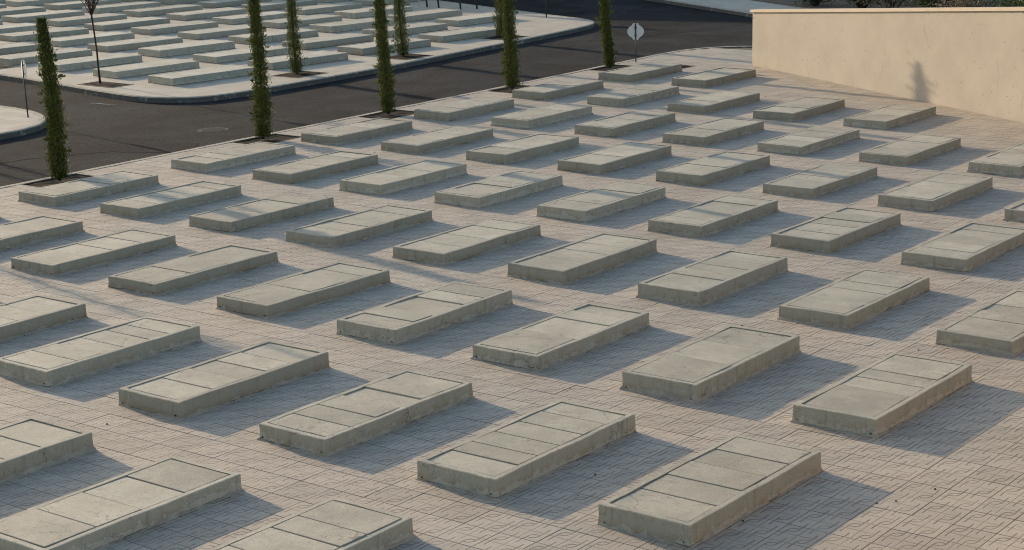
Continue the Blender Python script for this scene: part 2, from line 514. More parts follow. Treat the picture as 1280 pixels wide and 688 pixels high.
# patches of newer, darker asphalt: irregular sheets laid over the old road
def patch(name, pts, z):
    out = []
    for i, p in enumerate(pts):
        a, b = Vector(p), Vector(pts[(i + 1) % len(pts)])
        n = max(2, int((b - a).length / .35))
        for k in range(n):
            q = a.lerp(b, k / n)
            out.append((q.x + noise.noise(Vector((q.x * .9, q.y * .9, 3))) * .28, q.y + noise.noise(Vector((q.x * .9, q.y * .9, 9))) * .28))
    bm = bmesh.new()
    bm.faces.new([bm.verts.new((x, y, z)) for x, y in out])
    bmesh.ops.triangulate(bm, faces=bm.faces[:])
    return finish(bm, name, M['asphalt_dark'], None, False, 'structure')
patch('asphalt_patch', [(-24.3, 36.2), (-23.0, 34.7), (-22.2, 32.4), (-21.3, 30.4), (-20.6, 31.6), (-20.1, 33.6), (-19.3, 35.6), (-20.2, 38.1), (-25.9, 41.3)], ROADZ + .004)
patch('asphalt_patch', [(-21.65, 7.4), (-21.65, 10.9), (-21.2, 12.0), (-19.6, 12.4), (-18.0, 12.6), (-17.4, 11.7), (-18.8, 11.1), (-19.5, 9.4), (-19.8, 7.0)], ROADZ + .004)
patch('asphalt_patch', [(-34, 37.9), (-28.1, 36.25), (-25.4, 35.7), (-26.6, 38.2), (-33, 41.5)], ROADZ + .008)

# ------------------------------------------------------------------ tombs of the near field
TW, TL, TH, PV, PU, SK = .8875, 2.2, .17, 1.98957, 3.30186, .00555
ADJ = {(0, 0): (0.011, -0.021, -0.004, 0.186), (-1, 0): (0.013, -0.014, 0.002, 0.177), (-2, 0): (0.004, -0.003, -0.002, 0.165), (-3, 0): (0.001, 0.003, 0.001, 0.176),
 (-4, 0): (-0.019, -0.003, 0.001, 0.173), (0, 1): (0.011, -0.023, 0.003, 0.178), (-1, 1): (0.009, -0.028, 0.009, 0.187), (-2, 1): (0.002, 0.016, 0.0, 0.162),
 (-3, 1): (0.022, -0.023, 0.005, 0.176), (-4, 1): (-0.028, 0.036, -0.014, 0.162), (-5, 1): (-0.079, 0.08, 0.0, 0.152), (-6, 1): (-0.068, 0.063, 0.012, 0.151),
 (0, 2): (-0.003, -0.014, 0.001, 0.163), (-1, 2): (-0.004, -0.008, 0.004, 0.165), (-2, 2): (0.025, -0.031, 0.003, 0.184), (-3, 2): (-0.019, 0.0, 0.004, 0.18),
 (-4, 2): (-0.015, 0.029, 0.001, 0.159), (-5, 2): (-0.033, 0.03, -0.001, 0.154), (-6, 2): (-0.024, 0.014, -0.006, 0.159), (-7, 2): (-0.005, -0.015, 0.011, 0.154),
 (-8, 2): (0.094, -0.081, 0.009, 0.155), (-1, 3): (-0.023, 0.001, 0.009, 0.168), (-2, 3): (0.003, 0.038, 0.001, 0.176)}
# where the joints between the cover slabs lie, as fractions of the length from the near end
CUTS = {(0, 0): (.22, .42, .62, .81), (-1, 0): (.17, .31, .48, .66, .84), (-2, 0): (.17, .34, .52, .68, .85), (-3, 0): (.22, .42, .60, .78), (-4, 0): (.19, .36, .52, .70, .84),
        (0, 1): (.38, .55, .70), (-1, 1): (.36, .70), (-2, 1): (.36, .68, .85), (-3, 1): (.16, .33, .62, .80), (-4, 1): (.36, .66, .83), (-5, 1): (.3, .62), (-6, 1): (.28, .5, .76),
        (0, 2): (.32, .50, .66), (-1, 2): (.24, .52, .70), (-2, 2): (.30, .45, .62, .8), (-3, 2): (.25, .5, .72), (-3, -1): (.20, .38, .57, .77), (-4, -1): (.3, .52, .76), (-2, -1): (.26, .50, .74)}
ORD = ['first', 'second', 'third', 'fourth', 'fifth', 'sixth', 'seventh', 'eighth', 'ninth', 'tenth', 'eleventh', 'twelfth', 'thirteenth', 'fourteenth']
NUM = ['no', 'one', 'two', 'three', 'four', 'five', 'six', 'seven']

def kerb_frame(w, l, h, rim, seed, step=.09, depth=.06):
    """the concrete frame: an upright ring with a rim, edges a little uneven"""
    R = random.Random(seed)
    nx, ny = max(2, round(w / step)), max(2, round(l / step))
    per = [(k / nx, 0) for k in range(nx)] + [(1, k / ny) for k in range(ny)] + [(1 - k / nx, 1) for k in range(nx)] + [(0, 1 - k / ny) for k in range(ny)]
    def ringpts(ins, z, jz=0, jxy=0):
        out = []
        for (a, b) in per:
            x = ins + a * (w - 2 * ins) - w / 2; y = ins + b * (l - 2 * ins) - l / 2
            # a corner joins both runs, so its jitter is shared through the noise field
            j = noise.noise(Vector((x * 2.3, y * 2.3, seed * 1.7))) * jxy
            jj = noise.noise(Vector((x * 9, y * 9, z * 20 + seed))) * .006 * min(1, jxy * 100)
            out.append((x + j + jj, y + jj + noise.noise(Vector((x * 2.3, y * 2.3, seed * 3.1 + 7))) * jxy, z + noise.noise(Vector((x * 1.6, y * 1.6, seed * 5.3))) * jz))
        return out
    rings = [ringpts(-.006, -.03, 0, .012), ringpts(0, h * .5, 0, .012), ringpts(0, h - .007, .008, .009), ringpts(.007, h, .008, .009), ringpts(rim, h, .008, .009), ringpts(rim + .002, h - depth, 0, .009)]
    vs = [p for r in rings for p in r]; n = len(per)
    fs = [(r * n + k, r * n + (k + 1) % n, (r + 1) * n + (k + 1) % n, (r + 1) * n + k) for r in range(5) for k in range(n)]
    # the bottom of the pit that the slabs lie in
    fs.append(tuple(5 * n + k for k in range(n)))
    return vs, fs

def tomb(key, centre, th, h, cuts, label, group, near=True):
    root = empty('concrete_tomb', (*centre, 0), label, 'tomb', group, th)
    seed = (key[0] * 31 + key[1] * 17) % 97 + 1
    vs, fs = kerb_frame(TW, TL, h, .058, seed)
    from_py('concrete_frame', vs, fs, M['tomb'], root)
    R = random.Random(seed * 13)
    g_ = .058 + .007
    y0, y1 = -TL / 2 + g_ + .004, TL / 2 - g_ - .003
    ys = [0, *cuts, 1]
    for a, b in zip(ys, ys[1:]):
        bm = bmesh.new()
        ya = y0 + a * (y1 - y0) + R.uniform(.006, .0095); yb = y0 + b * (y1 - y0) - R.uniform(.006, .0095)
        xa = -TW / 2 + g_ + R.uniform(-.001, .007); xb = TW / 2 - g_ - R.uniform(-.001, .007)
        top = h + R.uniform(-.010, .004)
        box(bm, xa, xb, ya, yb, h - .052, top, .003)
        tx, ty = R.uniform(-.004, .004), R.uniform(-.005, .005)
        rz = R.uniform(-.004, .004)
        for v in bm.verts:
            v.co.z += tx * v.co.x + ty * (v.co.y - (ya + yb) / 2)
            v.co.x += rz * (v.co.y - (ya + yb) / 2)
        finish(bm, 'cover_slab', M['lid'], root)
    # mortar squeezed out along the foot, with gaps
    nx, ny = 14, 36
    loop = [(k / nx - .5, -.5, 0, -1) for k in range(nx)] + [(.5, k / ny - .5, 1, 0) for k in range(ny)] + [(.5 - k / nx, .5, 0, 1) for k in range(nx)] + [(-.5, .5 - k / ny, -1, 0) for k in range(ny)]
    vs, fs = [], []
    am = R.uniform(.4, 1.0)
    for a, b, ux, uy in loop:
        X, Y = a * (TW + .012), b * (TL + .012)
        f = .5 + .9 * noise.noise(Vector((X * 2.2, Y * 2.2, seed * 2.9))) + .5 * noise.noise(Vector((X * 9, Y * 9, seed * 1.9)))
        f = max(0, min(1.3, f)) * am
        k2 = 1 if abs(a) < .5 and abs(b) < .5 else 1
        # outward at a corner runs diagonally
        ox = (1 if a >= .5 - 1e-6 else -1 if a <= -.5 + 1e-6 else 0); oy = (1 if b >= .5 - 1e-6 else -1 if b <= -.5 + 1e-6 else 0)
        e = .003 + .013 * f + R.uniform(0, .004)
        vs += [(X + ox * e, Y + oy * e, -.004), (X + ox * e * .55, Y + oy * e * .55, .001 + .022 * f + R.uniform(0, .004)), (X - ox * .012, Y - oy * .012, .002 + .052 * f + R.uniform(0, .006))]
    n = len(loop)
    for k in range(n):
        for r_ in (0, 1): fs.append((k * 3 + r_, ((k + 1) % n) * 3 + r_, ((k + 1) % n) * 3 + r_ + 1, k * 3 + r_ + 1))
    from_py('mortar_fillet', vs, fs, M['mortar'], root)
    if near and key[1] <= 1:
        for sx in (-1, 1):
            bm = bmesh.new()
            bmesh.ops.create_cone(bm, cap_ends=True, segments=10, radius1=.007, radius2=.007, depth=.02)
            for v in bm.verts:
                v.co = Vector((v.co.x + sx * (TW / 2 - .055), -TL / 2 + v.co.z + .0005 - .0, v.co.y + .035))
            finish(bm, 'drain_hole', M['hole'], root)
    return root

cells = []
for j in range(-1, 8):
    for i in range(-9, 3):
        x = i * PV + j * SK; y = j * PU
        if i >= 1 or x < -16.05 or y + TL > 27.05 - .585 * (x + TW + 14.07) - .25: continue
        if j == 7 and i > -7: continue
        if j == 6 and i > -4: continue
        P_ = [project((x + a, y + b, TH)) for a in (0, TW) for b in (0, TL)]
        if all(p[0] < 0 or p[0] > 1280 or p[1] < 0 or p[1] > 688 for p in P_):
            # keep tombs just outside the frame, whose shadows or neighbours matter
            if not any(-160 < p[0] < 1440 and -40 < p[1] < 800 for p in P_): continue
            cells.append((j, i, False))
        else:
            cells.append((j, i, True))
rows_name = {-1: 'bottom row', 0: 'second row up', 1: 'third row up', 2: 'fourth row up', 3: 'fifth row up', 4: 'sixth row up', 5: 'seventh row up', 6: 'eighth row up', 7: 'ninth row up'}
tomb_foot = []
for j in sorted({c[0] for c in cells}):
    row = sorted([c for c in cells if c[0] == j], key=lambda c: c[1])
    vis = [c for c in row if c[2]]
    for c in row:
        i = c[1]
        dx, dy, th, h = ADJ.get((i, j), (0.012 if j > 2 else 0, 0.0, rnd.uniform(-.005, .005), rnd.uniform(.155, .178)))
        if (i, j) in CUTS: cuts = CUTS[(i, j)]
        else:
            n = rnd.choice((3, 4, 5, 5)) if j < 4 else rnd.choice((3, 3, 4))
            cuts = tuple(k / n + rnd.uniform(-.045, .045) for k in range(1, n))
        ns = NUM[len(cuts) + 1] + ' cover slabs'
        if c in vis:
            k = vis.index(c)
            place = 'leftmost' if k == 0 else ('rightmost' if k == len(vis) - 1 else ORD[k] + ' from the left')
            lab = 'concrete tomb with %s, %s in the %s' % (ns, place, rows_name[j])
        else:
            side = 'left' if i < vis[0][1] else 'right'
            lab = 'concrete tomb outside the %s edge in the %s, %s out' % (side, rows_name[j], ORD[(vis[0][1] - i if side == 'left' else i - vis[-1][1]) - 1])
        cx, cy = i * PV + j * SK + TW / 2 + dx, j * PU + TL / 2 + dy
        tomb((i, j), (cx, cy), th, h, cuts, lab, 'concrete tombs on the tiled field in front of the road')
        tomb_foot.append((cx, cy))

# ------------------------------------------------------------------ pavement tiles
PITS = [(-16.62, 8.08, .42, .62), (-16.62, 13.03, .42, .62), (-16.62, 16.64, .42, .62), (-16.62, 20.97, .42, .62), (-16.72, 25.07, .42, .62), (-16.62, 4.1, .42, .62), (-15.5, 25.95, .28, .40)]
def under_tomb(x0, x1, y0, y1):
    for cx, cy in tomb_foot:
        if x0 > cx - TW / 2 + .03 and x1 < cx + TW / 2 - .03 and y0 > cy - TL / 2 + .03 and y1 < cy + TL / 2 - .03: return True
    return False
def in_pit(x0, x1, y0, y1):
    for px, py, a, b in PITS:
        if a and x1 > px - a and x0 < px + a and y1 > py - b and y0 < py + b: return (px, py, a, b)
    return None
def edge_x(y):
    best = -17.1
    for a, b in zip(near_edge, near_edge[1:]):
        if a[1] <= y <= b[1] and b[0] < -15: best = a[0] + (b[0] - a[0]) * (y - a[1]) / max(1e-6, b[1] - a[1]); break
    return best
pav = slab_from_outline('pavement', [(-16.9, -20), (19, -20), (19, -6.2), (-16.9, -6.2)], -.027, -.001, M['tile'])
tiles = []
ix0 = int((-17.5 - TX) / TILE) - 1
for ix in range(ix0, 50):
    for iy in range(-18, 92):
        x0 = TX + ix * TILE; y0 = TY + iy * TILE
        x1, y1 = x0 + TILE, y0 + TILE
        cx, cy = (x0 + x1) / 2, (y0 + y1) / 2
        X, Y, Z = project((cx, cy, 0))
        if not (-170 < X < 1450 and -60 < Y < 860): continue
        if cy > 27.05 - .585 * (cx + 14.07) + .22 and cx > -14.2: continue       # behind the wall
        if y1 > 31: continue
        ex = max(edge_x(y0), edge_x(y1)) + .142
        if cy > 29.9 and cx < -15.6: continue
        if x1 < ex + .03: continue
        a0 = max(x0, ex)
        if under_tomb(x0, x1, y0, y1): continue
        inf = 0 < X < 1280 and 0 < Y < 688
        tiles.append((Z if inf else 1e3 + Z, a0, x1, y0, y1))
tiles.sort()
TV = ((0, 0), (1, 0), (1, 1), (0, 1))
def tile_geo(w, l):
    g_, b = .0012, .002
    vs = []
    for z, ins in ((-.026, g_), (-.0025, g_), (0, g_ + b)):
        for a, c in TV: vs.append((-w / 2 + ins + a * (w - 2 * ins), -l / 2 + ins + c * (l - 2 * ins), z))
    fs = [(8, 9, 10, 11)]
    for r in (0, 4):
        for k in range(4): fs.append((r + k, r + (k + 1) % 4, r + 4 + (k + 1) % 4, r + 4 + k))
    return vs, fs
full_v, full_f = tile_geo(TILE, TILE)
full_me = bpy.data.meshes.new('tile'); full_me.from_pydata(full_v, [], full_f); full_me.update(); full_me.materials.append(M['tile'])
SV, SF = [], []
TR = random.Random(5)
cnt = 0
for Z, x0, x1, y0, y1 in tiles:
    w = x1 - x0
    pit = in_pit(x0, x1, y0, y1)
    rects = [(x0, x1, y0, y1)]
    if pit:
        px, py, a, b = pit
        rects = []
        if x0 < px - a - .02: rects.append((x0, px - a, y0, y1))
        if x1 > px + a + .02: rects.append((px + a, x1, y0, y1))
        xa, xb = max(x0, px - a), min(x1, px + a)
        if y0 < py - b - .02: rects.append((xa, xb, y0, py - b))
        if y1 > py + b + .02: rects.append((xa, xb, py + b, y1))
    dz, sx, sy = TR.uniform(-.0012, .0008), TR.gauss(0, .0022), TR.gauss(0, .0022)
    if cnt < 299 and not pit and abs(w - TILE) < 1e-6:
        o = bpy.data.objects.new('tile', full_me); C.objects.link(o); o.parent = pav
        o.location = ((x0 + x1) / 2, (y0 + y1) / 2, dz); o.rotation_euler = (sx, sy, TR.gauss(0, .002))
        cnt += 1
        continue
    for a0, a1, b0, b1 in rects:
        vs, fs = tile_geo(a1 - a0, b1 - b0) if (len(rects) > 1 or pit or abs(a1 - a0 - TILE) > 1e-6) else (full_v, full_f)
        n0 = len(SV); cx, cy = (a0 + a1) / 2, (b0 + b1) / 2
        for (vx, vy, vz) in vs: SV.append((cx + vx, cy + vy, vz + dz + sx * vy - sy * vx))
        for f in fs: SF.append(tuple(k + n0 for k in f))
from_py('farther_tiles', SV, SF, M['tile'], pav, 'stuff')

# ------------------------------------------------------------------ tombs of the block across the road
FO, FR, FU = Vector((-25.047, 17.66)), Vector((2.278, -.213)), Vector((.01, 3.313))
FW, FL, FTH, FH = .98, 2.5, math.atan2(-.213, 2.278) - .01, .182
fc = []
for j in range(0, 9):
    for i in range(-14, 1):
        o = FO + FR * i + FU * j
        if j == 4 and i > -1 or j == 5 and i > -4 or j == 6 and i > -6 or j == 7 and i > -8 or j == 8 and i > -11: continue
        e = Vector((math.cos(FTH), math.sin(FTH))); n = Vector((-e.y, e.x))
        c = o + e * FW / 2 + n * FL / 2
        X = [project((*(o + e * a * FW + n * b * FL), FH)) for a in (0, 1) for b in (0, 1)]
        if any(0 < p[0] < 1280 and 0 < p[1] < 688 for p in X): fc.append((j, i, c, True))
        elif any(-90 < p[0] < 1280 and -25 < p[1] < 688 for p in X): fc.append((j, i, c, False))
for j in sorted({c[0] for c in fc}):
    row = sorted([c for c in fc if c[0] == j], key=lambda c: -c[1])
    vis = [c for c in row if c[3]]
    for c in row:
        i = c[1]
        rn = ORD[j]
        if c in vis:
            k = vis.index(c)
            place = 'rightmost' if k == 0 else ORD[k] + ' from the right'
            lab = 'pale tomb across the road, %s in the %s row back' % (place, rn)
        else: lab = 'pale tomb across the road outside the picture, %s of the %s row back' % (ORD[-i % 14], rn)
        root = empty('concrete_tomb', (c[2].x + rnd.uniform(-.03, .03), c[2].y + rnd.uniform(-.04, .04), .0), lab, 'tomb', 'pale tombs in the block across the road', FTH + rnd.uniform(-.008, .008))
        h = FH + rnd.uniform(-.012, .012)
        vs, fs = kerb_frame(FW, FL, h, .07, i * 7 + j * 13 + 200, .4)
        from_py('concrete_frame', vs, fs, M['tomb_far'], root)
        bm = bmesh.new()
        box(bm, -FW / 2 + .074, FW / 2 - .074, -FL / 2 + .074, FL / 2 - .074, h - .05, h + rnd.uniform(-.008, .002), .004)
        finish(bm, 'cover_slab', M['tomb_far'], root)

# ------------------------------------------------------------------ the rendered wall on the right
WA = Vector((-14.07, 27.05, 0)); WD = Vector((8.948, -5.233, 0)).normalized(); WN = Vector((WD.y, -WD.x, 0))   # WN faces the field
if WN.dot(CP - WA) < 0: WN = -WN
def wall_h(s): return 1.275 + (2.135 - 1.275) * s / 10.37
wl = empty('boundary_wall', WA, 'long beige rendered wall with a pale coping at the right edge of the tombs', 'wall')
def wall_part(name, s0, s1, d0, d1, zf0, zf1, mat, nseg):
    bm = bmesh.new(); rows = []
    for k in range(nseg + 1):
        s = s0 + (s1 - s0) * k / nseg
        rows.append([bm.verts.new(WD * s + WN * d + Vector((0, 0, z(s)))) for d, z in ((d1, zf0), (d1, zf1), (d0, zf1), (d0, zf0))])
    for a, b in zip(rows, rows[1:]):
        for k in range(4): bm.faces.new((a[k], b[k], b[(k + 1) % 4], a[(k + 1) % 4]))
    bm.faces.new(rows[0]); bm.faces.new(rows[-1][::-1])
    return finish(bm, name, mat, wl)
wall_part('wall_face', 0, 22, -.22, 0, lambda s: -.12, lambda s: wall_h(min(s, 12)), M['wall'], 22)
s = -.05
while s < 21.9:
    s1 = min(s + 2.4, 22.03)
    wall_part('coping', s, s1 - .006, -.27, .045, lambda q: wall_h(min(max(q, 0), 12)) + .001, lambda q: wall_h(min(max(q, 0), 12)) + .062, M['coping'], 3)
    s = s1

# unseen wall added right of the picture to bounce warm light onto the tombs
bounce = empty('bounce_wall', (5.2, 15.8, 0), 'beige rendered wall added outside the picture on the right to bounce sunlight', 'wall')
bm = bmesh.new(); box(bm, .0, .25, -17.3, -.45, -.12, 2.2); finish(bm, 'wall_face', M['wall'], bounce)
bm = bmesh.new(); box(bm, -.05, .30, -17.35, -.40, 2.202, 2.27, .01); finish(bm, 'coping', M['coping'], bounce)

# ------------------------------------------------------------------ trees
def cypress(x, y, H, r0, r1, lean, label, seed, n=17000, z0=0., bare=.0):
    R = random.Random(seed)
    root = empty('cypress_tree', (x, y, z0), label, 'tree', 'slender columnar cypresses lining the road')
    def axis(t):
        return Vector((lean[0] * t + .02 * math.sin(t * 5 + seed), lean[1] * t + .02 * math.cos(t * 4 + seed), t * H))
    bm = bmesh.new()
    tube(bm, [axis(k / 7) for k in range(8)], [.035 - .026 * k / 7 for k in range(8)], 7)
    finish(bm, 'trunk', M['bark'], root, True)
    r0 *= .92
    def prof(t, a):
        if t < .12: r = r0 * (.82 + .18 * t / .12)
        else: r = r0 + (r1 - r0) * ((t - .12) / .88) ** .85
        if t > .8: r *= max(.12, 1 - ((t - .8) / .2) ** 1.6 * (.3 if seed == 11 else .8))
        lump = noise.noise(Vector((math.cos(a) * 1.1 + seed, math.sin(a) * 1.1, t * H * 2.6)))
        lump2 = noise.noise(Vector((math.cos(a) * 2 + seed, math.sin(a) * 2, t * H * 7)))
        lump3 = noise.noise(Vector((math.cos(a) * 3 + seed, math.sin(a) * 3, t * H * 17)))
        return r * (1 + .24 * lump + .30 * lump2 + .28 * lump3)
    vs, fs = [], []
    # twigs that fill the inside, so that the crown is dense but ragged
    sprigs = [(R.uniform(.1, .95), R.uniform(0, 6.28), R.uniform(.03, .13)) for _ in range(30)]
    t_min = .012
    for k in range(n):
        t = t_min + (1 - t_min) * R.random() ** 1.08
        a = R.uniform(0, 2 * math.pi)
        rr = prof(t, a)
        q = R.random() ** .45
        rad = rr * q * .95
        extra = 0
        if k % 16 == 0:
            st, sa, sl = R.choice(sprigs)
            t = st + R.gauss(0, .005); a = sa + R.gauss(0, .16); rad = prof(st, sa) + R.uniform(0, sl); extra = 1
        elif R.random() < .09: rad = rr * R.uniform(1.0, 1.38)
        p = axis(t) + Vector((math.cos(a) * rad, math.sin(a) * rad, 0))
        out = Vector((math.cos(a), math.sin(a), 0))
        d = (Vector((0, 0, 1)) * R.uniform(.7, 1.3) + out * R.uniform(.1, .75) + Vector((R.uniform(-.4, .4), R.uniform(-.4, .4), 0))).normalized()
        if extra: d = (out * .9 + Vector((R.uniform(-.3, .3), R.uniform(-.3, .3), .8))).normalized()
        ln = R.uniform(.022, .055); wd = R.uniform(.005, .0105)
        sdv = d.cross(Vector((R.uniform(-1, 1), R.uniform(-1, 1), R.uniform(-.3, .3)))).normalized() * wd
        b = len(vs)
        vs += [tuple(p - sdv * .5), tuple(p + d * ln * .45 - sdv), tuple(p + d * ln), tuple(p + d * ln * .5 + sdv)]
        fs.append((b, b + 1, b + 2, b + 3))
    from_py('crown', vs, fs, M['cypress'], root)
    return root

def pit(x, y, a, b, z, raised, name='tree_pit'):
    """the bare soil square a tree grows in, crumbly, with a thin edging"""
    R = random.Random(int(x * 10) + int(y * 7))
    nx = 9; vs = []; fs = []
    for u in range(nx + 1):
        for v in range(nx + 1):
            e = min(u, v, nx - u, nx - v) / (nx / 2)
            vs.append((x + (u / nx * 2 - 1) * a, y + (v / nx * 2 - 1) * b, z + (R.uniform(0, .016) + raised * min(1, e * 2.2)) * (1 if e else .2)))
    for u in range(nx):
        for v in range(nx):
            k = u * (nx + 1) + v; fs.append((k, k + nx + 1, k + nx + 2, k + 1))
    o = from_py(name, vs, fs, M['soil'], None, 'structure')
    bm = bmesh.new()
    t_ = .03
    zt = z + .028 if raised == 0 else z + .008
    for (x0, x1, y0, y1) in ((x - a, x + a, y - b, y - b + t_), (x - a, x + a, y + b - t_, y + b), (x - a, x - a + t_, y - b + t_ + .001, y + b - t_ - .001), (x + a - t_, x + a, y - b + t_ + .001, y + b - t_ - .001)):
        box(bm, x0 + .003, x1 - .003, y0 + .003, y1 - .003, z - .02, zt)
    finish(bm, 'edging', M['kerb'], o)
    return o

for px, py, a, b in PITS:
    if a: pit(px, py, a, b, -.027, 0)
cypress(-16.67, 8.08, 2.74, .165, .095, (-.10, -.04), 'short cypress with its ragged top in view, leftmost along the near kerb', 11)
cypress(-16.74, 13.03, 3.05, .17, .085, (-.02, 0), 'tall cypress on the near kerb, second from the left of its row', 12)
cypress(-16.71, 16.64, 3.10, .155, .085, (-.07, -.03), 'tall cypress at the near kerb, third from the left in its row', 13)
cypress(-16.77, 20.97, 3.1, .185, .075, (-.02, 0), 'tall cypress with a bushy foot, fourth from the left along the near kerb', 14)
cypress(-16.88, 25.07, 2.88, .14, .055, (-.40, .27), 'leaning cypress nearest the round white backed road sign', 15)
cypress(-16.7, 4.15, 2.9, .20, .11, (-.05, 0), 'cypress on the near kerb just outside the left of the picture', 16, 2500)
for x, y, lab, sd_, ln in ((-22.96, 20.52, 'dark cypress across the road, leftmost of the three by the far kerb', 21, (-.05, -.02)), (-22.93, 24.5, 'leaning dark cypress across the road, middle of the three by the far kerb', 22, (-.14, -.08)),
                 (-23.38, 29.27, 'cypress across the road half hidden behind the bushy footed one', 23, (-.03, 0))):
    pit(x + .1, y, .45, .55, .001, .012)
    cypress(x, y, 3.0, .165 if sd_ == 21 else .185, .085, ln, lab, sd_, 12000)
for x, y, H, lab, sd_ in ((-22.9, 9.7, 2.9, 'cypress on the far corner outside the left of the picture', 24), (-26.7, 9.95, 3.6, 'second cypress on the far corner outside the left of the picture', 25)):
    pit(x + .1, y, .45, .55, .001, .012)
    cypress(x, y, H, .2, .11, (-.05, 0), lab, sd_, 2200)
pit(-31.05, 17.75, .5, .42, .001, .012)

def sapling(x, y):
    R = random.Random(3)
    root = empty('young_plum_tree', (x, y, 0), 'thin bare stemmed young tree with sparse purple leaves in the far block corner', 'tree')
    bm = bmesh.new()
    tube(bm, [(0, 0, 0), (-.03, 0, .4), (-.05, .01, .8), (-.10, .01, 1.25), (-.135, 0, 1.6)], [.028, .024, .021, .020, .023], 8)
    finish(bm, 'trunk', M['bark'], root, True)
    bm = bmesh.new(); lv, lf = [], []
    top = Vector((-.135, 0, 1.6))
    for k in range(17):
        a = k * 2.4; sp = R.uniform(.25, .62)
        pts = [top]; d = Vector((math.cos(a) * sp, math.sin(a) * sp, 1)).normalized()
        L = R.uniform(.5, .9)
        for q in range(1, 6):
            d = (d + Vector((R.uniform(-.13, .13), R.uniform(-.13, .13), .02))).normalized()
            pts.append(pts[-1] + d * L / 5)
            if q > 1:
                e = (d + Vector((R.uniform(-.9, .9), R.uniform(-.9, .9), .2))).normalized()
                tw = pts[-1] + e * R.uniform(.1, .22)
                tube(bm, [pts[-1], tw], [.005, .002], 4)
                for _ in range(8):
                    c_ = pts[-1].lerp(tw, R.random()) + Vector((R.gauss(0, .03), R.gauss(0, .03), R.gauss(0, .03)))
                    u = Vector((R.uniform(-1, 1), R.uniform(-1, 1), R.uniform(-1, 1))).normalized() * .022
                    v = u.cross(Vector((R.uniform(-1, 1), R.uniform(-1, 1), R.uniform(-1, 1)))).normalized() * .012
                    b = len(lv); lv.extend([tuple(c_ - u), tuple(c_ - v), tuple(c_ + u), tuple(c_ + v)]); lf.append((b, b + 1, b + 2, b + 3))
        tube(bm, pts, [.011, .009, .007, .006, .004, .003], 5)
    cr = finish(bm, 'crown', M['bark'], root)
    from_py('leaves', lv, lf, M['plum'], cr)
sapling(-25.9, 16.9)
pit(-25.75, 16.92, .62, .34, .001, .012)

# shrubs on the far side of the road, behind the wall
def shrub(x, y, H, R_, mat, label, seed, n=1500, leaf=.05):
    R = random.Random(seed)
    root = empty('shrub', (x, y, .02), label, 'shrub', 'shrubs growing beyond the road behind the wall')
    bm = bmesh.new()
    tips = []
    for k in range(16):
        a = R.uniform(0, 6.28); e = R.uniform(.15, 1.0)
        tip = Vector((math.cos(a) * R_ * e, math.sin(a) * R_ * e, H * (1.05 - .45 * e) * R.uniform(.75, 1.05)))
        mid = Vector((tip.x * .35, tip.y * .35, tip.z * .55)); tips.append((mid, tip))
        tube(bm, [(tip.x * .08, tip.y * .08, 0), mid, tip], [.03, .016, .005], 5)
    finish(bm, 'stems', M['bark'], root)
    vs, fs = [], []
    for k in range(n):
        m_, t_ = R.choice(tips)
        c_ = m_.lerp(t_, R.uniform(0, 1.05)) + Vector((R.gauss(0, .16), R.gauss(0, .16), R.gauss(0, .13))) * R_
        if c_.z < .03: c_.z = R.uniform(.03, .3)
        u = Vector((R.uniform(-1, 1), R.uniform(-1, 1), R.uniform(-.6, 1))).normalized() * leaf * R.uniform(.6, 1.3)
        v = u.cross(Vector((R.uniform(-1, 1), R.uniform(-1, 1), R.uniform(-1, 1)))).normalized() * leaf * .4
        b = len(vs); vs += [tuple(c_ - u), tuple(c_ - v), tuple(c_ + u), tuple(c_ + v)]; fs.append((b, b + 1, b + 2, b + 3))
    from_py('foliage', vs, fs, mat, root)
TD = Vector((.863, -.505, 0)); T0 = Vector((-20.8, 38.35, 0)); TN = Vector((.505, .863, 0))
SH = [(-.3, 2.7, .75, .8, 'shrub', 'small bright green shrub at the left end of the wall, beyond the pavement'),
      (1.6, 3.2, 1.1, 1.0, 'shrub', 'dark green shrub behind the left end of the wall coping'),
      (3.4, 3.0, 1.2, 1.2, 'dry', 'dry straw coloured bush above the left half of the wall'),
      (5.6, 3.4, 1.3, 1.1, 'shrub', 'green shrub between two dry bushes above the wall'),
      (7.3, 3.1, 1.2, 1.1, 'dry', 'dry twiggy bush above the middle of the wall'),
      (9.2, 3.6, 1.4, 1.2, 'shrub', 'dark shrub right of the dry twiggy bush above the wall'),
      (11.2, 3.2, 1.4, 1.2, 'shrub', 'second dark shrub right of the middle above the wall coping'),
      (13.0, 3.4, 1.3, 1.2, 'dry', 'rightmost dry bush above the wall'),
      (15.0, 3.2, 1.5, 1.3, 'shrub', 'rightmost green shrub showing above the wall'),
      (17.5, 3.4, 1.6, 1.3, 'shrub', 'green shrub beyond the right edge of the picture')]
for k, (s, d, H, r, m, lab) in enumerate(SH):
    p = T0 + TD * s + TN * d
    shrub(p.x, p.y, H, r, M[m], lab, 40 + k, 2600, .05 if m == 'shrub' else .04)
for k in range(9):
    p = T0 + TD * (k * 2.3 - 1) + TN * 5.6
    shrub(p.x, p.y, 1.9, 1.6, M['shrub'], 'dark shrub in the back row beyond the wall, %s from the left' % ORD[k], 70 + k, 2200, .07)

# ------------------------------------------------------------------ signs, posts, stand
def plate(bm, outline, y0, y1):
    a = [bm.verts.new((x, y0, z)) for x, z in outline]; b = [bm.verts.new((x, y1, z)) for x, z in outline]
    bm.faces.new(a); bm.faces.new(b[::-1])
    n = len(a)
    for k in range(n): bm.faces.new((a[k], b[k], b[(k + 1) % n], a[(k + 1) % n]))

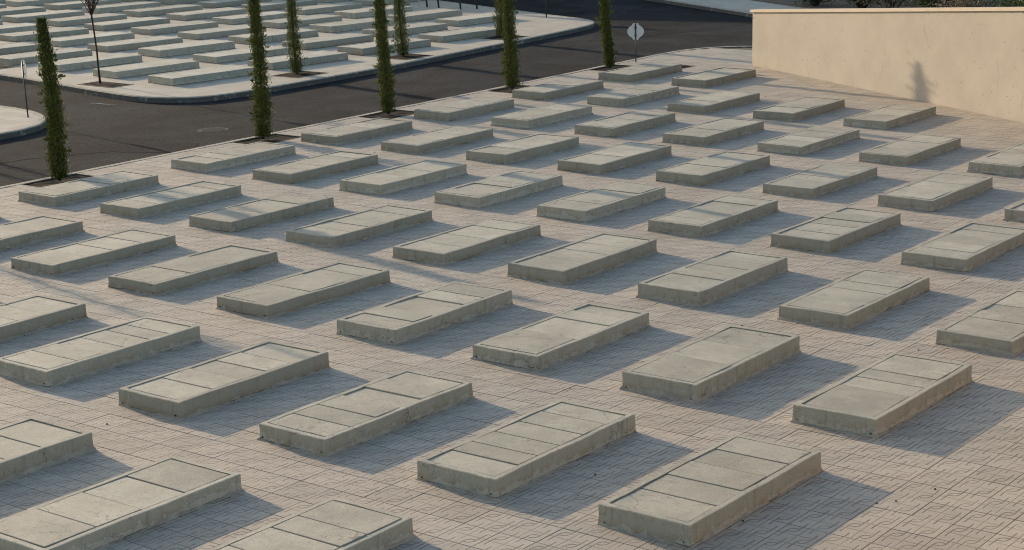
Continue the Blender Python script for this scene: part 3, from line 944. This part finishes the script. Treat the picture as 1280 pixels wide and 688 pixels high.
def road_sign(x, y, rz, zc, r, lean, label, tabs=True, w=1.0):
    root = empty('road_sign', (x, y, 0), label, 'road sign', None, rz)
    bm = bmesh.new(); tube(bm, [(0, 0, -.02), (lean * .5, 0, zc * .5), (lean, 0, zc + r)], [.016, .016, .016], 8)
    finish(bm, 'post', M['steel'], root, True)
    bm = bmesh.new()
    pts = []
    for k in range(32):
        a = k / 32 * 2 * math.pi
        px, pz = r * math.cos(a) * w, r * math.sin(a)
        pts.append((lean + px, zc + pz))
    if tabs:   # round plate with a short flat tab above and below
        out = []
        for k in range(32):
            a = (k + .5) / 32 * 2 * math.pi
            px, pz = r * math.cos(a), r * .80 * math.sin(a)
            if abs(px) < r * .40: pz = math.copysign(r * 1.0, pz)
            out.append((lean + px, zc + pz))
        pts = out
    plate(bm, pts, .022, .028)
    finish(bm, 'sign_plate', M['sign_back'], root)
    bm = bmesh.new()
    for dz in (-r * .45, r * .45): box(bm, lean - .03, lean + .03, .006, .021, zc + dz - .015, zc + dz + .015)
    finish(bm, 'bracket', M['steel'], root)
road_sign(-16.92, 26.28, math.radians(37), .755, .205, 0, 'round grey backed road sign on a thin dark post by the leaning cypress')
road_sign(-23.13, 12.56, math.radians(-22), 1.0, .20, -.11, 'small road sign turned almost edge on, leaning on the rounded far corner', False)

bm = bmesh.new(); tube(bm, [(-25.55, 34.39, 0), (-25.55, 34.39, 2.6)], [.02, .018], 8)
o = finish(bm, 'thin_post', M['steel'], None, True); tag(o, 'thin dark upright post standing on the tip of the far block', 'post')
bm = bmesh.new(); tube(bm, [(-31.5, 35.4, 0), (-31.5, 35.4, 1.6)], [.02, .02], 8)
o = finish(bm, 'pale_post', M['sign_back'], None, True); tag(o, 'pale short post left of the dark legs in the far block', 'post')
stand = empty('information_board', (-30.3, 35.6, 0), 'dark four legged board whose legs stand on the far block pavement', 'board')
for (x0, y0) in ((-.93, -.12), (-.45, -.1), (.62, -.28), (1.0, .1)):
    bm = bmesh.new(); tube(bm, [(x0, y0, 0), (x0 - .22, y0 + .1, 1.25)], [.03, .03], 8)
    finish(bm, 'leg', M['steel'], stand, True)
bm = bmesh.new(); box(bm, -1.25, .9, -.12, -.06, 1.15, 1.9, .01); finish(bm, 'panel', M['steel'], stand)

# manhole cover, road marks, grit
mh = empty('manhole_cover', (-19.0, 13.9, ROADZ), 'round pale edged manhole cover set in the road', 'manhole cover')
bm = bmesh.new(); bmesh.ops.create_cone(bm, cap_ends=True, segments=32, radius1=.33, radius2=.32, depth=.012)
for v in bm.verts: v.co.z += -.001
finish(bm, 'ring', M['ring'], mh)
bm = bmesh.new(); bmesh.ops.create_cone(bm, cap_ends=True, segments=32, radius1=.25, radius2=.245, depth=.012)
for v in bm.verts: v.co.z += .002
finish(bm, 'lid', M['iron'], mh)
bm = bmesh.new()
for k in range(16):
    u = k / 15
    x, y = -24.3 + .7 * u + rnd.uniform(-.02, .02), 15.18 + .12 * u
    box(bm, x, x + rnd.uniform(.015, .03), y, y + rnd.uniform(.05, .2) * (1 - .6 * u), ROADZ + .001, ROADZ + .006)
finish(bm, 'paint_mark', M['paint'], None, False, 'structure')

vs, fs = [], []
GR = random.Random(9)
def pebble(x, y, s, z=0.):
    b = len(vs)
    for k in range(6):
        a = k / 6 * 6.283; r = s * GR.uniform(.7, 1.2)
        vs.append((x + math.cos(a) * r, y + math.sin(a) * r, z - .002))
    for k in range(6):
        a = k / 6 * 6.283; r = s * GR.uniform(.4, .7)
        vs.append((x + math.cos(a) * r, y + math.sin(a) * r, z + s * GR.uniform(.5, .9)))
    for k in range(6): fs.append((b + k, b + (k + 1) % 6, b + 6 + (k + 1) % 6, b + 6 + k))
    fs.append(tuple(b + 6 + k for k in range(6)))
for k in range(420):
    x, y = GR.uniform(-16.5, 6), GR.uniform(-5, 28)
    if y > 26 - .585 * (x + 14): continue
    pebble(x, y, GR.choice((.004, .005, .006, .008, .012)))
for cx, cy in tomb_foot:            # crumbs of soil along the foot of the sides
    for k in range(14):
        pebble(cx + TW / 2 + abs(GR.gauss(0, .025)) + .004, cy + GR.uniform(-TL / 2, TL / 2), GR.uniform(.003, .008))
from_py('scattered_grit', vs, fs, M['grit'], None, 'stuff')

# ------------------------------------------------------------------ unseen building added beyond the far block to shade its back rows
def shade_house(cx, cy, ang, L, D, H, label):
    root = empty('shade_building', (cx, cy, -.16), label, 'building', None, ang)
    bm = bmesh.new(); box(bm, -L / 2, L / 2, 0, D, 0, H); finish(bm, 'wall', M['house'], root)
    bm = bmesh.new(); box(bm, -L / 2 - .3, L / 2 + .3, -.3, D + .3, H + .003, H + .25); finish(bm, 'roof', M['roof'], root)
    for k in range(int(L / 3)):
        bm = bmesh.new(); x = -L / 2 + 1.5 + k * 3
        box(bm, x - .5, x + .5, -.02, .1, 1.2, 2.5); finish(bm, 'window', M['glass'], root)
a_ = math.atan2(35.4 - 30.2, -28.3 + 46.5)
H_ = 6.0
D_ = (H_ + .1) / math.tan(el)
mx, my = -34.3, 32.9
sh = Vector((sdir.x, sdir.y)).normalized()
ctr = Vector((mx, my)) + sh * D_
shade_house(ctr.x, ctr.y, a_, 60, 10, H_ - .1, 'long low building added outside the picture to shade the far block')
